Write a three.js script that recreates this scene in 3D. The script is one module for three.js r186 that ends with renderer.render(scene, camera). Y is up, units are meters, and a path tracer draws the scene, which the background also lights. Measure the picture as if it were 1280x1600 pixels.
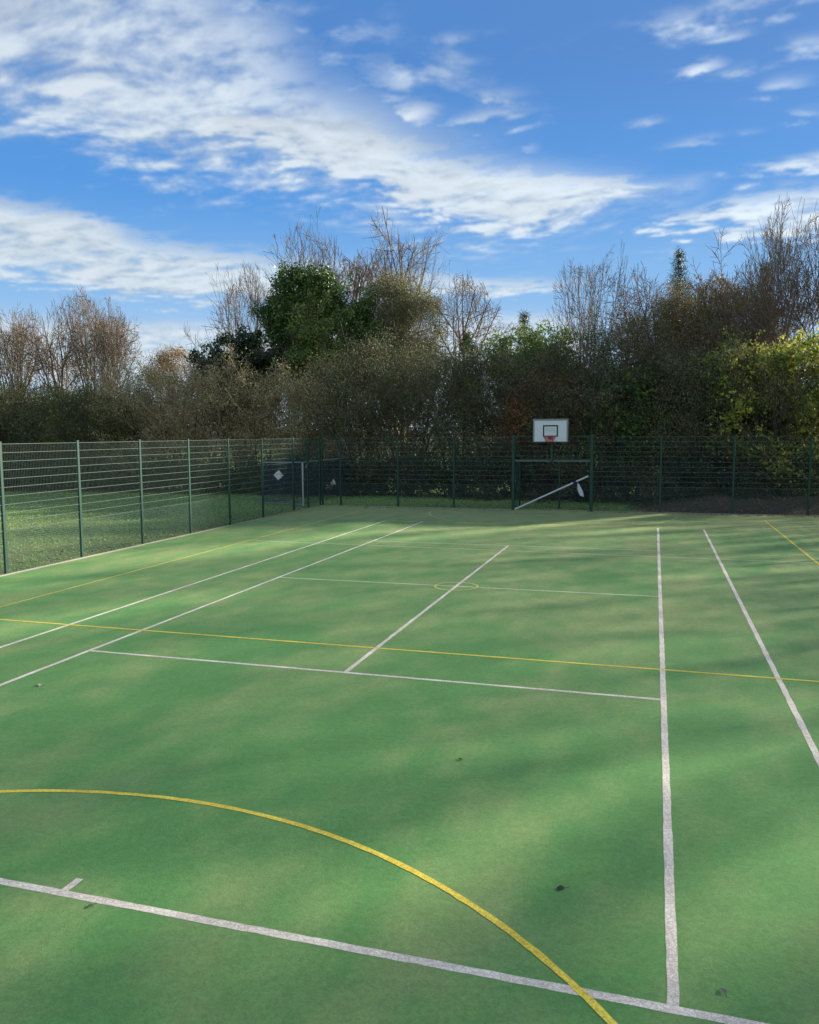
import * as THREE from 'three';
import { mergeGeometries } from 'three/addons/utils/BufferGeometryUtils.js';
import { RoundedBoxGeometry } from 'three/addons/geometries/RoundedBoxGeometry.js';

// ------------------------------------------------------------------ camera, sky, sun, exposure
const scene = new THREE.Scene();
const camera = new THREE.PerspectiveCamera(64.8, 819 / 1024, 0.1, 3000);
camera.rotation.order = 'YXZ';
camera.position.set(3.9416, 3.2197, 16.3512);
camera.rotation.set(-0.09723, 0.29445, -0.00594);

const renderer = new THREE.WebGLRenderer({ antialias: true });
renderer.toneMapping = THREE.LinearToneMapping;
renderer.toneMappingExposure = 2.4;
renderer.shadowMap.enabled = true;

const DEG = Math.PI / 180;
const SUN_AZ = 52 * DEG, SUN_EL = 21 * DEG;          // low autumn sun, beyond the right corner of the court
const SUN = new THREE.Vector3(Math.sin(SUN_AZ) * Math.cos(SUN_EL), Math.sin(SUN_EL), -Math.cos(SUN_AZ) * Math.cos(SUN_EL));
const sun = new THREE.DirectionalLight(new THREE.Color(1, 0.9, 0.76), 4.8);
sun.position.copy(SUN).multiplyScalar(120);
sun.castShadow = true;
sun.shadow.radius = 2.8;
sun.shadow.mapSize.set(4096, 4096);
Object.assign(sun.shadow.camera, { left: -60, right: 60, top: 50, bottom: -50, near: 1, far: 300 });
scene.add(sun, sun.target);

// ------------------------------------------------------------------ small tools
function rng(seed) {
  let a = seed >>> 0;
  return () => { a = (a + 0x6d2b79f5) | 0; let t = Math.imul(a ^ (a >>> 15), 1 | a); t = (t + Math.imul(t ^ (t >>> 7), 61 | t)) ^ t; return ((t ^ (t >>> 14)) >>> 0) / 4294967296; };
}
const lerp = (a, b, t) => a + (b - a) * t, clamp = (x, a = 0, b = 1) => Math.min(b, Math.max(a, x));
const smooth = (a, b, x) => { const t = clamp((x - a) / (b - a)); return t * t * (3 - 2 * t); };
const HASH = new Float32Array(65536); { const r = rng(77); for (let i = 0; i < 65536; i++) HASH[i] = r(); }
function vnoise(x, y) {
  const ix = Math.floor(x), iy = Math.floor(y), fx = x - ix, fy = y - iy, u = fx * fx * fx * (fx * (fx * 6 - 15) + 10), v = fy * fy * fy * (fy * (fy * 6 - 15) + 10);
  const h = (a, b) => HASH[((a & 255) + ((b & 255) << 8) + (a & 255) * 7 * (b & 255)) & 65535];
  return lerp(lerp(h(ix, iy), h(ix + 1, iy), u), lerp(h(ix, iy + 1), h(ix + 1, iy + 1), u), v);
}
function fbm(x, y, oct, gain = 0.5) { let s = 0, a = 1, n = 0; for (let i = 0; i < oct; i++) { s += a * vnoise(x, y); n += a; a *= gain; const t = x * 1.6 - y * 1.2 + 17.3; y = x * 1.2 + y * 1.6 + 5.1; x = t; } return s / n; }
const used = new Map();
function numbered(n) { const k = used.get(n) ?? 0; used.set(n, k + 1); return k ? n + '_' + String(k).padStart(3, '0') : n; }
function tag(o, label, category, group) { o.userData = { label, category }; if (group) o.userData.group = group; return o; }
function thing(name, label, category, pos = [0, 0, 0], turn = 0, group) {
  const o = new THREE.Group(); o.name = numbered(name); o.position.set(...pos); o.rotation.y = turn; scene.add(o);
  return tag(o, label, category, group);
}
function obj(name, geo, mat, parent) {
  const m = new THREE.Mesh(Array.isArray(geo) ? (geo.length > 1 ? mergeGeometries(geo.map((g) => (g.index ? g.toNonIndexed() : g))) : geo[0]) : geo, mat);
  m.name = parent ? name : numbered(name); m.castShadow = m.receiveShadow = true; (parent ?? scene).add(m); return m;
}
const box = (w, h, d, x = 0, y = 0, z = 0) => new THREE.BoxGeometry(w, h, d).translate(x, y, z);
function rod(a, b, r, sides = 8) {
  const A = new THREE.Vector3(...a), B = new THREE.Vector3(...b), d = B.clone().sub(A), g = new THREE.CylinderGeometry(r, r, d.length(), sides);
  g.applyQuaternion(new THREE.Quaternion().setFromUnitVectors(new THREE.Vector3(0, 1, 0), d.clone().normalize())); A.add(B).multiplyScalar(0.5); return g.translate(A.x, A.y, A.z);
}
const lin = (r, g, b) => new THREE.Color().setRGB(r, g, b);
const mat = (c, rough = 0.8, more = {}) => new THREE.MeshStandardMaterial({ color: c, roughness: rough, ...more });
function texture(w, h, f, srgb = true) {
  const data = new Uint8Array(w * h * 4);
  for (let y = 0; y < h; y++) for (let x = 0; x < w; x++) { const c = f(x, y), o = (y * w + x) * 4; data[o] = c[0]; data[o + 1] = c[1]; data[o + 2] = c[2]; data[o + 3] = 255; }
  const t = new THREE.DataTexture(data, w, h); t.wrapS = t.wrapT = THREE.RepeatWrapping; t.magFilter = THREE.LinearFilter; t.minFilter = THREE.LinearMipmapLinearFilter; t.generateMipmaps = true;
  if (srgb) t.colorSpace = THREE.SRGBColorSpace; t.needsUpdate = true; return t;
}

// ------------------------------------------------------------------ the sky: air and broken altocumulus, by direction
{
  const W = 4096, H = 2048, data = new Float32Array(W * H * 4);
  const stops = [[0, 0.56, 0.70, 0.86], [5, 0.44, 0.645, 0.88], [10, 0.235, 0.485, 0.84], [16, 0.098, 0.325, 0.76], [24, 0.082, 0.25, 0.62], [45, 0.08, 0.21, 0.52], [90, 0.06, 0.16, 0.42]];
  const banks = [   // outlines of the cloud banks: azimuth from north (-z) and height, degrees; how dense, how soft the edge
    [0.86, 3.6, [[-62, 22], [-52, 27], [-44, 31], [-34.9, 30], [-29.8, 27], [-26.9, 26.7], [-25.2, 25], [-22.7, 22.7], [-18.5, 20.7], [-15, 19.6], [-9.8, 18.5], [-4.2, 16.8], [0.6, 15.3], [-2.9, 14.1], [-7.1, 13.1], [-13.2, 13.0], [-16.7, 14.4], [-22.9, 14.9], [-28, 15.6], [-33.4, 16], [-37.3, 17.4], [-40.5, 18.6], [-48, 18.2], [-60, 17]]],
    [1.08, 1.4, [[-19, 19.6], [-15, 18.9], [-9.8, 17.9], [-4.2, 16.6], [-1, 15.3], [-3.5, 14.3], [-7.1, 13.4], [-13.2, 13.5], [-17, 15], [-25, 16.2], [-33, 18], [-31, 20.5], [-24, 20.3]]],
    [0.92, 1.1, [[-66, 15.5], [-45, 14.1], [-39.3, 13.6], [-35.5, 12.8], [-31.5, 12.2], [-26.4, 11.8], [-20.3, 12.0], [-14.1, 11.5], [-6.0, 10.1], [-7.1, 9.4], [-14.1, 9.8], [-20.3, 9.1], [-27.4, 8.8], [-32.4, 8.5], [-37.6, 9.0], [-45.3, 9.6], [-66, 10]]],
    [0.85, 0.9, [[-0.1, 13.7], [3.5, 14.4], [9.8, 14.5], [22, 15.5], [24, 11], [9.5, 11.3], [4.7, 11.8]]],
    [0.85, 1.0, [[-60, 7.4], [-36.5, 7.4], [-27.4, 7.5], [-16.8, 8.0], [-9.7, 8.1], [-4.3, 7.5], [-5.3, 3.2], [-60, 3.0]]],
  ];
  const puffs = [[-27.5, 25.7, 2.1, 1.2, 0.75], [-16.7, 23.1, 3.8, 0.9, 0.42], [-11.5, 20.5, 2.3, 0.4, 0.5], [-16.7, 20.8, 1.3, 0.6, 0.6], [-11.1, 21.6, 1.7, 0.4, 0.38], [-22, 24.8, 3.2, 1.3, 0.5], [-19.5, 22.2, 2.6, 0.9, 0.55], [-13.5, 24.6, 3.0, 0.5, 0.35], [4.5, 23.6, 1.1, 0.3, 0.55], [2.8, 22.4, 1.0, 0.3, 0.6], [7.2, 20.5, 1.1, 0.45, 0.5],
    [7.8, 18.8, 1.3, 0.28, 0.6], [-0.7, 19.5, 0.8, 0.25, 0.5], [2.2, 17.9, 1.6, 0.35, 0.42], [4.9, 18.0, 0.8, 0.25, 0.5], [7.4, 15.9, 2.9, 0.45, 0.75], [5.8, 25.0, 5.0, 0.6, 0.6], [8.6, 22.4, 1.7, 0.45, 0.6], [5.1, 21.7, 1.5, 0.35, 0.4], [-8.6, 18.6, 0.8, 0.3, 0.6], [0.8, 11.7, 1.7, 0.3, 0.35]];
  const inside = (p, x, y) => {   // signed distance to a polygon, positive inside
    let d = 1e9, s = -1;
    for (let i = 0, j = p.length - 1; i < p.length; j = i++) {
      const ax = p[j][0], ay = p[j][1], ex = p[i][0] - ax, ey = p[i][1] - ay, wx = x - ax, wy = y - ay, t = clamp((wx * ex + wy * ey) / (ex * ex + ey * ey)), qx = wx - ex * t, qy = wy - ey * t;
      d = Math.min(d, qx * qx + qy * qy);
      if ((p[i][1] > y) !== (ay > y) && x < ((ax - p[i][0]) * (y - p[i][1])) / (ay - p[i][1]) + p[i][0]) s = -s;
    }
    return s * Math.sqrt(d);
  };
  const EXP = renderer.toneMappingExposure;
  for (let row = 0; row < H; row++) {
    const el = ((row + 0.5) / H - 0.5) * 180, y = Math.sin(el * DEG), ce = Math.cos(el * DEG), e = Math.max(0, el);
    let k = 0; while (k < stops.length - 2 && e > stops[k + 1][0]) k++;
    const tt = smooth(0, 1, clamp((e - stops[k][0]) / (stops[k + 1][0] - stops[k][0]))) * 0.4 + 0.6 * clamp((e - stops[k][0]) / (stops[k + 1][0] - stops[k][0]));
    const base = [1, 2, 3].map((c) => lerp(stops[k][c], stops[k + 1][c], tt));
    for (let col = 0; col < W; col++) {
      const o = (row * W + col) * 4; data[o + 3] = 1;
      const a = ((col + 0.5) / W - 0.5) * 2 * Math.PI, x = Math.cos(a) * ce, z = Math.sin(a) * ce;
      let c0 = base[0], c1 = base[1], c2 = base[2];
      const cs = x * SUN.x + y * SUN.y + z * SUN.z, ang = Math.acos(clamp(cs, -1, 1)) / DEG;
      const glow = 0.9 * Math.exp(-ang / 9) + 0.13 * Math.exp(-ang / 26);        // air brightens round the sun
      c0 += glow; c1 += glow * 0.95; c2 += glow * 0.8;
      if (el > 0.5) {
        const az = Math.atan2(x, -z) / DEG, q = 1 / (y + 0.06), px = x * q, pz = z * q;
        const wx = fbm(px * 1.7 + 3, pz * 1.7 + 9, 3) - 0.5, wz = fbm(px * 1.7 + 31, pz * 1.7 + 2, 3) - 0.5;
        const fine = fbm(px * 9.5 + pz * 3.4 + wx * 3 + 11, pz * 14 - px * 2 + wz * 3, 5, 0.6), mid = fbm(px * 2.6 + wx * 1.6 + 40, pz * 3.6 + wz * 1.4, 4);
        let d = 0, rag = 1;
        const jx = wx * 6 + (fine - 0.5) * 4.5, jy = (wz * 3 + (fine - 0.5) * 3.4) * clamp(el / 16, 0.35, 1.2);
        if (az > -75 && az < 32 && el < 36) {
          for (const [dens, soft, p] of banks) { const s = inside(p, az + jx, el + jy * 0.8); if (s > -soft) d = Math.max(d, dens * smooth(-soft * 0.8, soft * 1.1, s)); }
          for (const [pa, pe, ra, re, dens] of puffs) { const u = (az + jx * 0.5 - pa) / (ra * 1.25), v = (el + jy * 0.4 - (az - pa) * 0.05 - pe) / (re * 1.25), r2 = u * u + v * v; if (r2 < 6) { const k = dens * 0.82 * Math.exp(-r2 * 0.8); if (k > d) { d = k; rag = 1.7; } } }
        }
        const away = 1 - smooth(-70, -46, az) * (1 - smooth(14, 30, az)) * (1 - smooth(27, 38, el));   // unseen cloud, made denser than in view to add light on the court
        if (away > 0) d = Math.max(d, away * 0.97 * smooth(0.34, 0.52, fbm(px * 0.42 + 7.7, pz * 0.42 + 1.3, 3) * 0.8 + mid * 0.22));
        const alpha = smooth(0.02, 1.08, d * 0.92 + rag * Math.sqrt(d) * ((fine - 0.5) * 1.15 + (mid - 0.5) * 0.6)) * 0.95 * smooth(0.5, 4, el);
        const shade = clamp(0.45 + 1.3 * (fine - 0.5) + alpha * 0.35 - (mid - 0.5) * 0.5), near = 1 + 1.3 * Math.exp(-ang / 26);
        const v = lerp(0.52, 0.80, shade) * near;
        c0 = lerp(c0, v * 0.86, alpha); c1 = lerp(c1, v * 0.97, alpha); c2 = lerp(c2, v * 1.06, alpha);
      } else if (el < 0) { c0 = 0.10; c1 = 0.13; c2 = 0.10; }
      data[o] = c0 / EXP; data[o + 1] = c1 / EXP; data[o + 2] = c2 / EXP;
    }
  }
  const sky = new THREE.DataTexture(data, W, H, THREE.RGBAFormat, THREE.FloatType);
  sky.mapping = THREE.EquirectangularReflectionMapping; sky.magFilter = sky.minFilter = THREE.LinearFilter; sky.needsUpdate = true;
  scene.background = sky; scene.environment = sky;
}
console.log('sky done');

// ------------------------------------------------------------------ the ground
const FENCE_X = -10.42, BACK_Z = -17.2, RIGHT_X = 12.24, NEAR_Z = 24;
{
  // grass field: one sheet, fine near the court and coarse towards the horizon
  const axis = (lo, hi, step, far) => { const a = []; for (let s = far; s > 1; s /= 2) a.push(lo - s); for (let v = lo; v <= hi + 1e-6; v += step) a.push(v); for (let s = 2; s <= far; s *= 2) a.push(hi + s); return a; };
  const xs = axis(-48, 40, 0.5, 1024), zs = axis(-40, 30, 0.5, 1024), pos = [], col = [], uv = [], idx = [];
  for (const z of zs) for (const x of xs) {
    const inCourt = x > FENCE_X + 0.3 && x < RIGHT_X - 0.3 && z > BACK_Z + 0.3;
    let h = -0.035 + (inCourt ? -0.1 : (fbm(x * 0.35 + 50, z * 0.35 + 50, 3) - 0.5) * 0.05);
    pos.push(x, h, z); uv.push(x / 3, z / 3);
    const n = fbm(x * 0.22 + 9, z * 0.22 + 4, 4), m = fbm(x * 0.9 + 60, z * 0.9 + 8, 3);
    // bare, trodden earth shows where the grass is thin outside the left fence
    const worn = smooth(0.46, 0.62, n * 0.6 + m * 0.45) * smooth(-15.5, -11, x) * smooth(-12, -2, z) * 0.8;
    const g = 0.8 + 0.45 * (n - 0.5) + 0.4 * (m - 0.5);
    col.push(lerp(0.21 * g, 0.38, worn), lerp(0.335 * g, 0.31, worn), lerp(0.10 * g, 0.21, worn));
  }
  const w = xs.length;
  for (let j = 0; j < zs.length - 1; j++) for (let i = 0; i < w - 1; i++) { const a = j * w + i; idx.push(a, a + w, a + 1, a + 1, a + w, a + w + 1); }
  const g = new THREE.BufferGeometry();
  g.setAttribute('position', new THREE.Float32BufferAttribute(pos, 3)); g.setAttribute('color', new THREE.Float32BufferAttribute(col, 3)); g.setAttribute('uv', new THREE.Float32BufferAttribute(uv, 2));
  g.setIndex(idx); g.computeVertexNormals();
  const r = rng(5), t = texture(512, 512, (x, y) => { const v = 212 + (r() - 0.5) * 80 + (vnoise(x / 6, y / 6) - 0.5) * 60; return [v, v, v * 0.95].map((q) => clamp(q, 0, 255)); });
  const f = obj('grass_field', g, mat(0xffffff, 1, { vertexColors: true, map: t, bumpMap: t, bumpScale: 0.02 }));
  f.userData = { kind: 'structure', label: 'shaded mown grass field around the sports court' };
}

// artificial turf court with its markings
const court = new THREE.Group(); court.name = 'sports_court'; court.userData = { kind: 'structure', label: 'green sand-filled artificial turf sports court with painted lines' }; scene.add(court);
const rT = rng(12);
const grain = texture(1024, 1024, (x, y) => {
  const f = rT(), clump = vnoise(x / 9, y / 9) * 0.6 + vnoise(x / 23 + 8, y / 23) * 0.4, v = 219 + (f - 0.5) * 62 + (clump - 0.5) * 34;
  const sand = rT() < 0.05 ? 26 : 0;
  return [clamp(v + sand * 1.3, 0, 255), clamp(v + sand * 0.7, 0, 255), clamp(v + sand * 0.7, 0, 255)];
});
{
  const x0 = FENCE_X + 0.06, x1 = RIGHT_X - 0.06, z0 = BACK_Z + 0.06, z1 = NEAR_Z, nx = 190, nz = 340, pos = [], col = [], uv = [], idx = [];
  for (let j = 0; j <= nz; j++) for (let i = 0; i <= nx; i++) {
    const x = lerp(x0, x1, i / nx), z = lerp(z0, z1, j / nz);
    pos.push(x, 0, z); uv.push(x / 1.7, z / 1.7);
    // sand fill lies unevenly: drifts, brush strokes along the length; paler tone towards the far end also stands in for light
    const a = fbm(x * 0.16 + 3, z * 0.16 + 7, 4), b = fbm(x * 1.1 + 20, z * 0.55 + 2, 4), c = fbm(x * 3.3 + 1, z * 2.1 + 30, 3);
    const brush = fbm(x * 2.2 + z * 0.7 + 70, z * 0.16 - x * 0.05, 3), back = smooth(-8, -15.5, z + (b - 0.5) * 5);
    const sand = clamp((a - 0.45) * 0.75 + (b - 0.5) * 0.8 + (c - 0.5) * 0.7 + (brush - 0.5) * 0.5 + back * 0.62 + smooth(9, 0, z) * 0.26 + 0.16, 0, 1);
    const tone = 1 + (b - 0.5) * 0.12 + (c - 0.5) * 0.14;
    col.push(lerp(0.148, 0.385, sand) * tone, lerp(0.390, 0.455, sand) * tone, lerp(0.098, 0.165, sand) * tone);
  }
  for (let j = 0; j < nz; j++) for (let i = 0; i < nx; i++) { const a = j * (nx + 1) + i, b = a + nx + 1; idx.push(a, b, a + 1, a + 1, b, b + 1); }
  const g = new THREE.BufferGeometry();
  g.setAttribute('position', new THREE.Float32BufferAttribute(pos, 3)); g.setAttribute('color', new THREE.Float32BufferAttribute(col, 3)); g.setAttribute('uv', new THREE.Float32BufferAttribute(uv, 2));
  g.setIndex(idx); g.computeVertexNormals();
  obj('turf', g, mat(0xffffff, 0.92, { vertexColors: true, map: grain, bumpMap: grain, bumpScale: 0.004 }), court);
}
{
  const rl = rng(31), speck = (r, g, b) => texture(512, 512, (x, y) => { const v = 1 + (rl() - 0.5) * 0.4 + (vnoise(x / 5, y / 5) - 0.5) * 0.22 + (vnoise(x / 40, y / 40) - 0.5) * 0.07 + (vnoise(x / 110, y / 110) - 0.5) * 0.08; return [clamp(r * v, 0, 255), clamp(g * v * (0.98 + rl() * 0.04), 0, 255), clamp(b * v, 0, 255)]; });
  const white = mat(0xffffff, 0.9, { map: speck(216, 204, 186) }), dull = mat(0xffffff, 0.9, { map: speck(198, 204, 172) }), yellow = mat(0xffffff, 0.9, { map: speck(226, 198, 72) }), faded = mat(0xffffff, 0.9, { map: speck(204, 188, 88) }), pale = mat(0xffffff, 0.9, { map: speck(206, 190, 112) });
  let layer = 0.004;
  const strip = (name, pts, w, m, y = 0.0015) => {   // a flat ribbon with slightly uneven edges
    const pos = [], uv = [], idx = [], r = rng(pts.length * 91 + Math.round(w * 1e4) + Math.round(pts[0][0] * 77)); let s = 0;
    const fine = [];
    for (let i = 0; i < pts.length - 1; i++) { const [ax, az] = pts[i], [bx, bz] = pts[i + 1], n = Math.max(1, Math.ceil(Math.hypot(bx - ax, bz - az) / 0.12)); for (let k = 0; k < n; k++) fine.push([lerp(ax, bx, k / n), lerp(az, bz, k / n)]); }
    fine.push(pts[pts.length - 1]);
    for (let i = 0; i < fine.length; i++) {
      const a = fine[Math.max(0, i - 1)], b = fine[Math.min(fine.length - 1, i + 1)], L = Math.hypot(b[0] - a[0], b[1] - a[1]), nx = -(b[1] - a[1]) / L, nz = (b[0] - a[0]) / L;
      if (i) s += Math.hypot(fine[i][0] - fine[i - 1][0], fine[i][1] - fine[i - 1][1]);
      const e0 = w / 2 + (r() - 0.5) * 0.007, e1 = w / 2 + (r() - 0.5) * 0.007;
      pos.push(fine[i][0] + nx * e0, y, fine[i][1] + nz * e0, fine[i][0] - nx * e1, y, fine[i][1] - nz * e1); uv.push(s / 1.1, 0.5 + w / 2.2, s / 1.1, 0.5 - w / 2.2);
      if (i) { const k = i * 2; idx.push(k - 2, k, k - 1, k - 1, k, k + 1); }
    }
    const g = new THREE.BufferGeometry(); g.setAttribute('position', new THREE.Float32BufferAttribute(pos, 3)); g.setAttribute('uv', new THREE.Float32BufferAttribute(uv, 2)); g.setIndex(idx); g.computeVertexNormals();
    return obj(name, g, m, court);
  };
  const arc = (cx, cz, r, a0, a1) => Array.from({ length: 65 }, (_, i) => { const a = lerp(a0, a1, i / 64); return [cx + r * Math.cos(a), cz + r * Math.sin(a)]; });
  const S = 4.115, D = 5.56, B = 11.885, V = 6.4, N = 7.82, W = 0.068;
  strip('tennis_baseline', [[-D - W / 2, B], [D + W / 2, B]], W, white);
  strip('tennis_baseline', [[-D, -B], [D, -B]], 0.06, pale);
  strip('centre_mark', [[0, B - W / 2], [0, B - 0.19]], 0.06, white);
  for (const s of [-1, 1]) { strip('tennis_singles_sideline', [[s * S, B - W / 2], [s * S, -B + 0.03]], W, white); strip('tennis_doubles_sideline', [[s * D, B - W / 2], [s * D, -B + 0.03]], W, white); }
  strip('tennis_service_line', [[-S + W / 2, V], [S - W / 2, V]], 0.06, white);
  strip('tennis_service_line', [[-S + W / 2, -V], [S - W / 2, -V]], 0.045, dull);
  strip('tennis_net_line', [[-S + W / 2, 0], [S - W / 2, 0]], 0.055, dull);
  strip('tennis_centre_service_line', [[0, V - 0.03], [0, -V + 0.03]], 0.065, white, 0.003);
  strip('netball_third_line', [[-N, 5.09], [N, 5.12]], 0.05, yellow, 0.003);
  strip('netball_third_line', [[-N, -5.55], [N, -5.2]], 0.045, dull, 0.003);
  for (const s of [-1, 1]) strip('netball_sideline', [[s * N, 15.25], [s * N, -15.2]], 0.05, s < 0 ? faded : yellow, 0.003);
  strip('netball_goal_circle', arc(0.05, 15.3, 4.93, Math.PI, 2 * Math.PI), 0.052, yellow, 0.003);
  strip('netball_goal_circle', arc(0, -16.1, 4.85, Math.PI * 0.03, Math.PI * 0.97), 0.05, pale, 0.003);
  strip('netball_end_line', [[-N, 15.27], [N, 15.27]], 0.05, yellow, 0.0045);
  strip('netball_centre_circle', arc(0, 0, 0.45, 0, 2 * Math.PI), 0.045, pale, 0.0045);
}
// concrete edging at the foot of the fences
{
  const m = mat(lin(0.30, 0.29, 0.25), 0.95), e = (name, g, label) => { const o = obj(name, g, m); o.userData = { kind: 'structure', label }; };
  e('concrete_edging', box(0.06, 0.12, NEAR_Z - BACK_Z, FENCE_X + 0.03, -0.032, (NEAR_Z + BACK_Z) / 2), 'thin concrete edging along the foot of the left fence');
  e('concrete_edging', box(RIGHT_X - FENCE_X - 0.14, 0.12, 0.06, (RIGHT_X + FENCE_X) / 2, -0.032, BACK_Z + 0.03), 'thin concrete edging along the foot of the back fence');
  e('concrete_edging', box(0.06, 0.12, NEAR_Z - BACK_Z, RIGHT_X - 0.03, -0.032, (NEAR_Z + BACK_Z) / 2), 'thin concrete edging along the right side of the court');
}

// ------------------------------------------------------------------ green twin-wire fences
const M = {
  post: mat(lin(0.006, 0.048, 0.032), 0.45), wire: mat(lin(0.05, 0.09, 0.075), 0.42), rail: mat(lin(0.085, 0.12, 0.11), 0.36),
  whiteMetal: mat(lin(0.62, 0.63, 0.62), 0.4), navyNet: mat(lin(0.02, 0.035, 0.09), 0.9), board: mat(lin(0.72, 0.74, 0.78), 0.35), grey: mat(lin(0.24, 0.26, 0.28), 0.5), black: mat(lin(0.03, 0.02, 0.035), 0.6), red: mat(lin(0.55, 0.03, 0.04), 0.4),
};
const FENCE_H = 3.06, postGeo = new RoundedBoxGeometry(0.06, FENCE_H, 0.08, 1, 0.008).translate(0, FENCE_H / 2, 0), capGeo = new RoundedBoxGeometry(0.066, 0.03, 0.086, 1, 0.008).translate(0, FENCE_H + 0.012, 0);
// along local +x from 0 to `length`; posts at the given distances; h0..h1 the height of the mesh
function wires(len, h0, h1, split, x0 = 0, z = 0) {   // thin uprights 50 mm apart, close cross wires below the split: the fine mesh
  const g = [], n = Math.round(len / 0.05);
  for (let i = 1; i < n; i++) g.push(box(0.0032, h1 - h0, 0.0032, x0 + (len * i) / n, (h0 + h1) / 2, z));
  for (let y = h0; y < Math.min(split, h1) - 0.01; y += 0.05) g.push(box(len, 0.0065, 0.010, x0 + len / 2, y, z));
  return mergeGeometries(g);
}
function railGeo(len) { return mergeGeometries([box(len, 0.010, 0.008, len / 2, 0, 0.009), box(len, 0.010, 0.008, len / 2, 0, -0.009)]); }
function fence(label, origin, turn, stops, skip = []) {
  const f = thing('wire_fence', label, 'fence', origin, turn, 'green wire fences round the court');
  for (const s of stops) { const p = obj('post', postGeo, M.post, f); p.position.x = s; p.rotation.y = Math.PI / 2; const c = obj('post_cap', capGeo, M.post, p); c.position.set(0, 0, 0); }
  const cache = new Map();
  for (let i = 0; i < stops.length - 1; i++) {
    if (skip.includes(i)) continue;
    const a = stops[i] + 0.03, len = +(stops[i + 1] - 0.03 - a).toFixed(3), key = len.toFixed(2);
    if (!cache.has(key)) cache.set(key, [wires(len, 0.05, FENCE_H - 0.02, 1.02), railGeo(len)]);
    const [w, r] = cache.get(key);
    const m = obj('wire_mesh', w, M.wire, f); m.position.x = a; m.userData.kind = 'stuff';
    for (let k = 0; k <= 10; k++) { const o = obj('rail', r, M.rail, f); o.position.set(a, 1.03 + k * 0.2, 0); }
  }
  return f;
}
{
  const zs = [23.2, 20.55, 17.9, 15.1, 12.35, 9.6, 6.8, 4.05, 1.33, -1.28, -3.93, -6.5, -9.05, -11.6, -14.37, -15.84, -17.16];
  fence('tall green wire mesh fence along the left side of the court', [FENCE_X, 0, zs[0]], Math.PI / 2, zs.map((z) => +(zs[0] - z).toFixed(3)));
  const xs = [-9.44, -6.75, -4.24, -1.68, 1.52, 4.2, 6.9, 9.58, 12.2];
  fence('dark green wire mesh fence across the far end below the hedge', [FENCE_X, 0, BACK_Z], 0, [0.1, ...xs.map((x) => +(x - FENCE_X).toFixed(3))], [4]);
  fence('green wire mesh fence along the right side beyond the picture edge', [RIGHT_X, 0, 23.2], Math.PI / 2, zs.map((z) => +(zs[0] - z).toFixed(3)));
}

// recessed goal in the far fence
{
  const g = thing('recessed_goal', 'green steel goal recessed into the far fence under the basketball board', 'goal', [-0.08, 0, BACK_Z]);
  const w = 1.6, hBar = 2.06, dep = 0.95, hp = 3.12;
  for (const s of [-1, 1]) {
    obj('goal_post', new RoundedBoxGeometry(0.12, hp, 0.1, 1, 0.01).translate(s * w, hp / 2, 0.04), M.post, g);
    obj('rear_post', new RoundedBoxGeometry(0.07, hBar, 0.07, 1, 0.008).translate(s * w * 0.93, hBar / 2, -dep), M.post, g);
    obj('side_rail', box(0.04, 0.05, dep - 0.08, s * w * 0.965, hBar, -dep / 2 + 0.02), M.post, g);
    const m = obj('side_mesh', wires(dep, 0.05, hBar, 1.02).rotateY(Math.PI / 2).translate(s * w * 0.965, 0, 0), M.wire, g); m.userData.kind = 'stuff';
  }
  obj('crossbar', box(w * 2 - 0.12, 0.07, 0.06, 0, hBar, 0.03), M.rail, g);
  obj('top_bar', box(w * 2 - 0.12, 0.05, 0.05, 0, FENCE_H, 0.03), M.post, g);
  obj('rear_post', new RoundedBoxGeometry(0.07, hBar, 0.07, 1, 0.008).translate(0.2, hBar / 2, -dep), M.post, g);
  obj('rear_bar', box(w * 1.86, 0.05, 0.05, 0, hBar + 0.03, -dep), M.post, g);
  obj('back_mesh', wires(w * 1.86, 0.05, hBar, 1.02, -w * 0.93, -dep - 0.045), M.wire, g).userData.kind = 'stuff';
  for (let k = 0; k < 5; k++) { const o = obj('rail', railGeo(w * 1.86), M.rail, g); o.position.set(-w * 0.93, 1.03 + k * 0.2, -dep - 0.045); }
  obj('upper_mesh', wires(w * 2 - 0.14, hBar + 0.04, FENCE_H - 0.02, 0, -w + 0.07, 0.03), M.wire, g).userData.kind = 'stuff';
  for (let k = 1; k < 5; k++) { const o = obj('rail', railGeo(w * 2 - 0.14), M.rail, g); o.position.set(-w + 0.07, hBar + k * 0.2, 0.03); }
}
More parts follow.
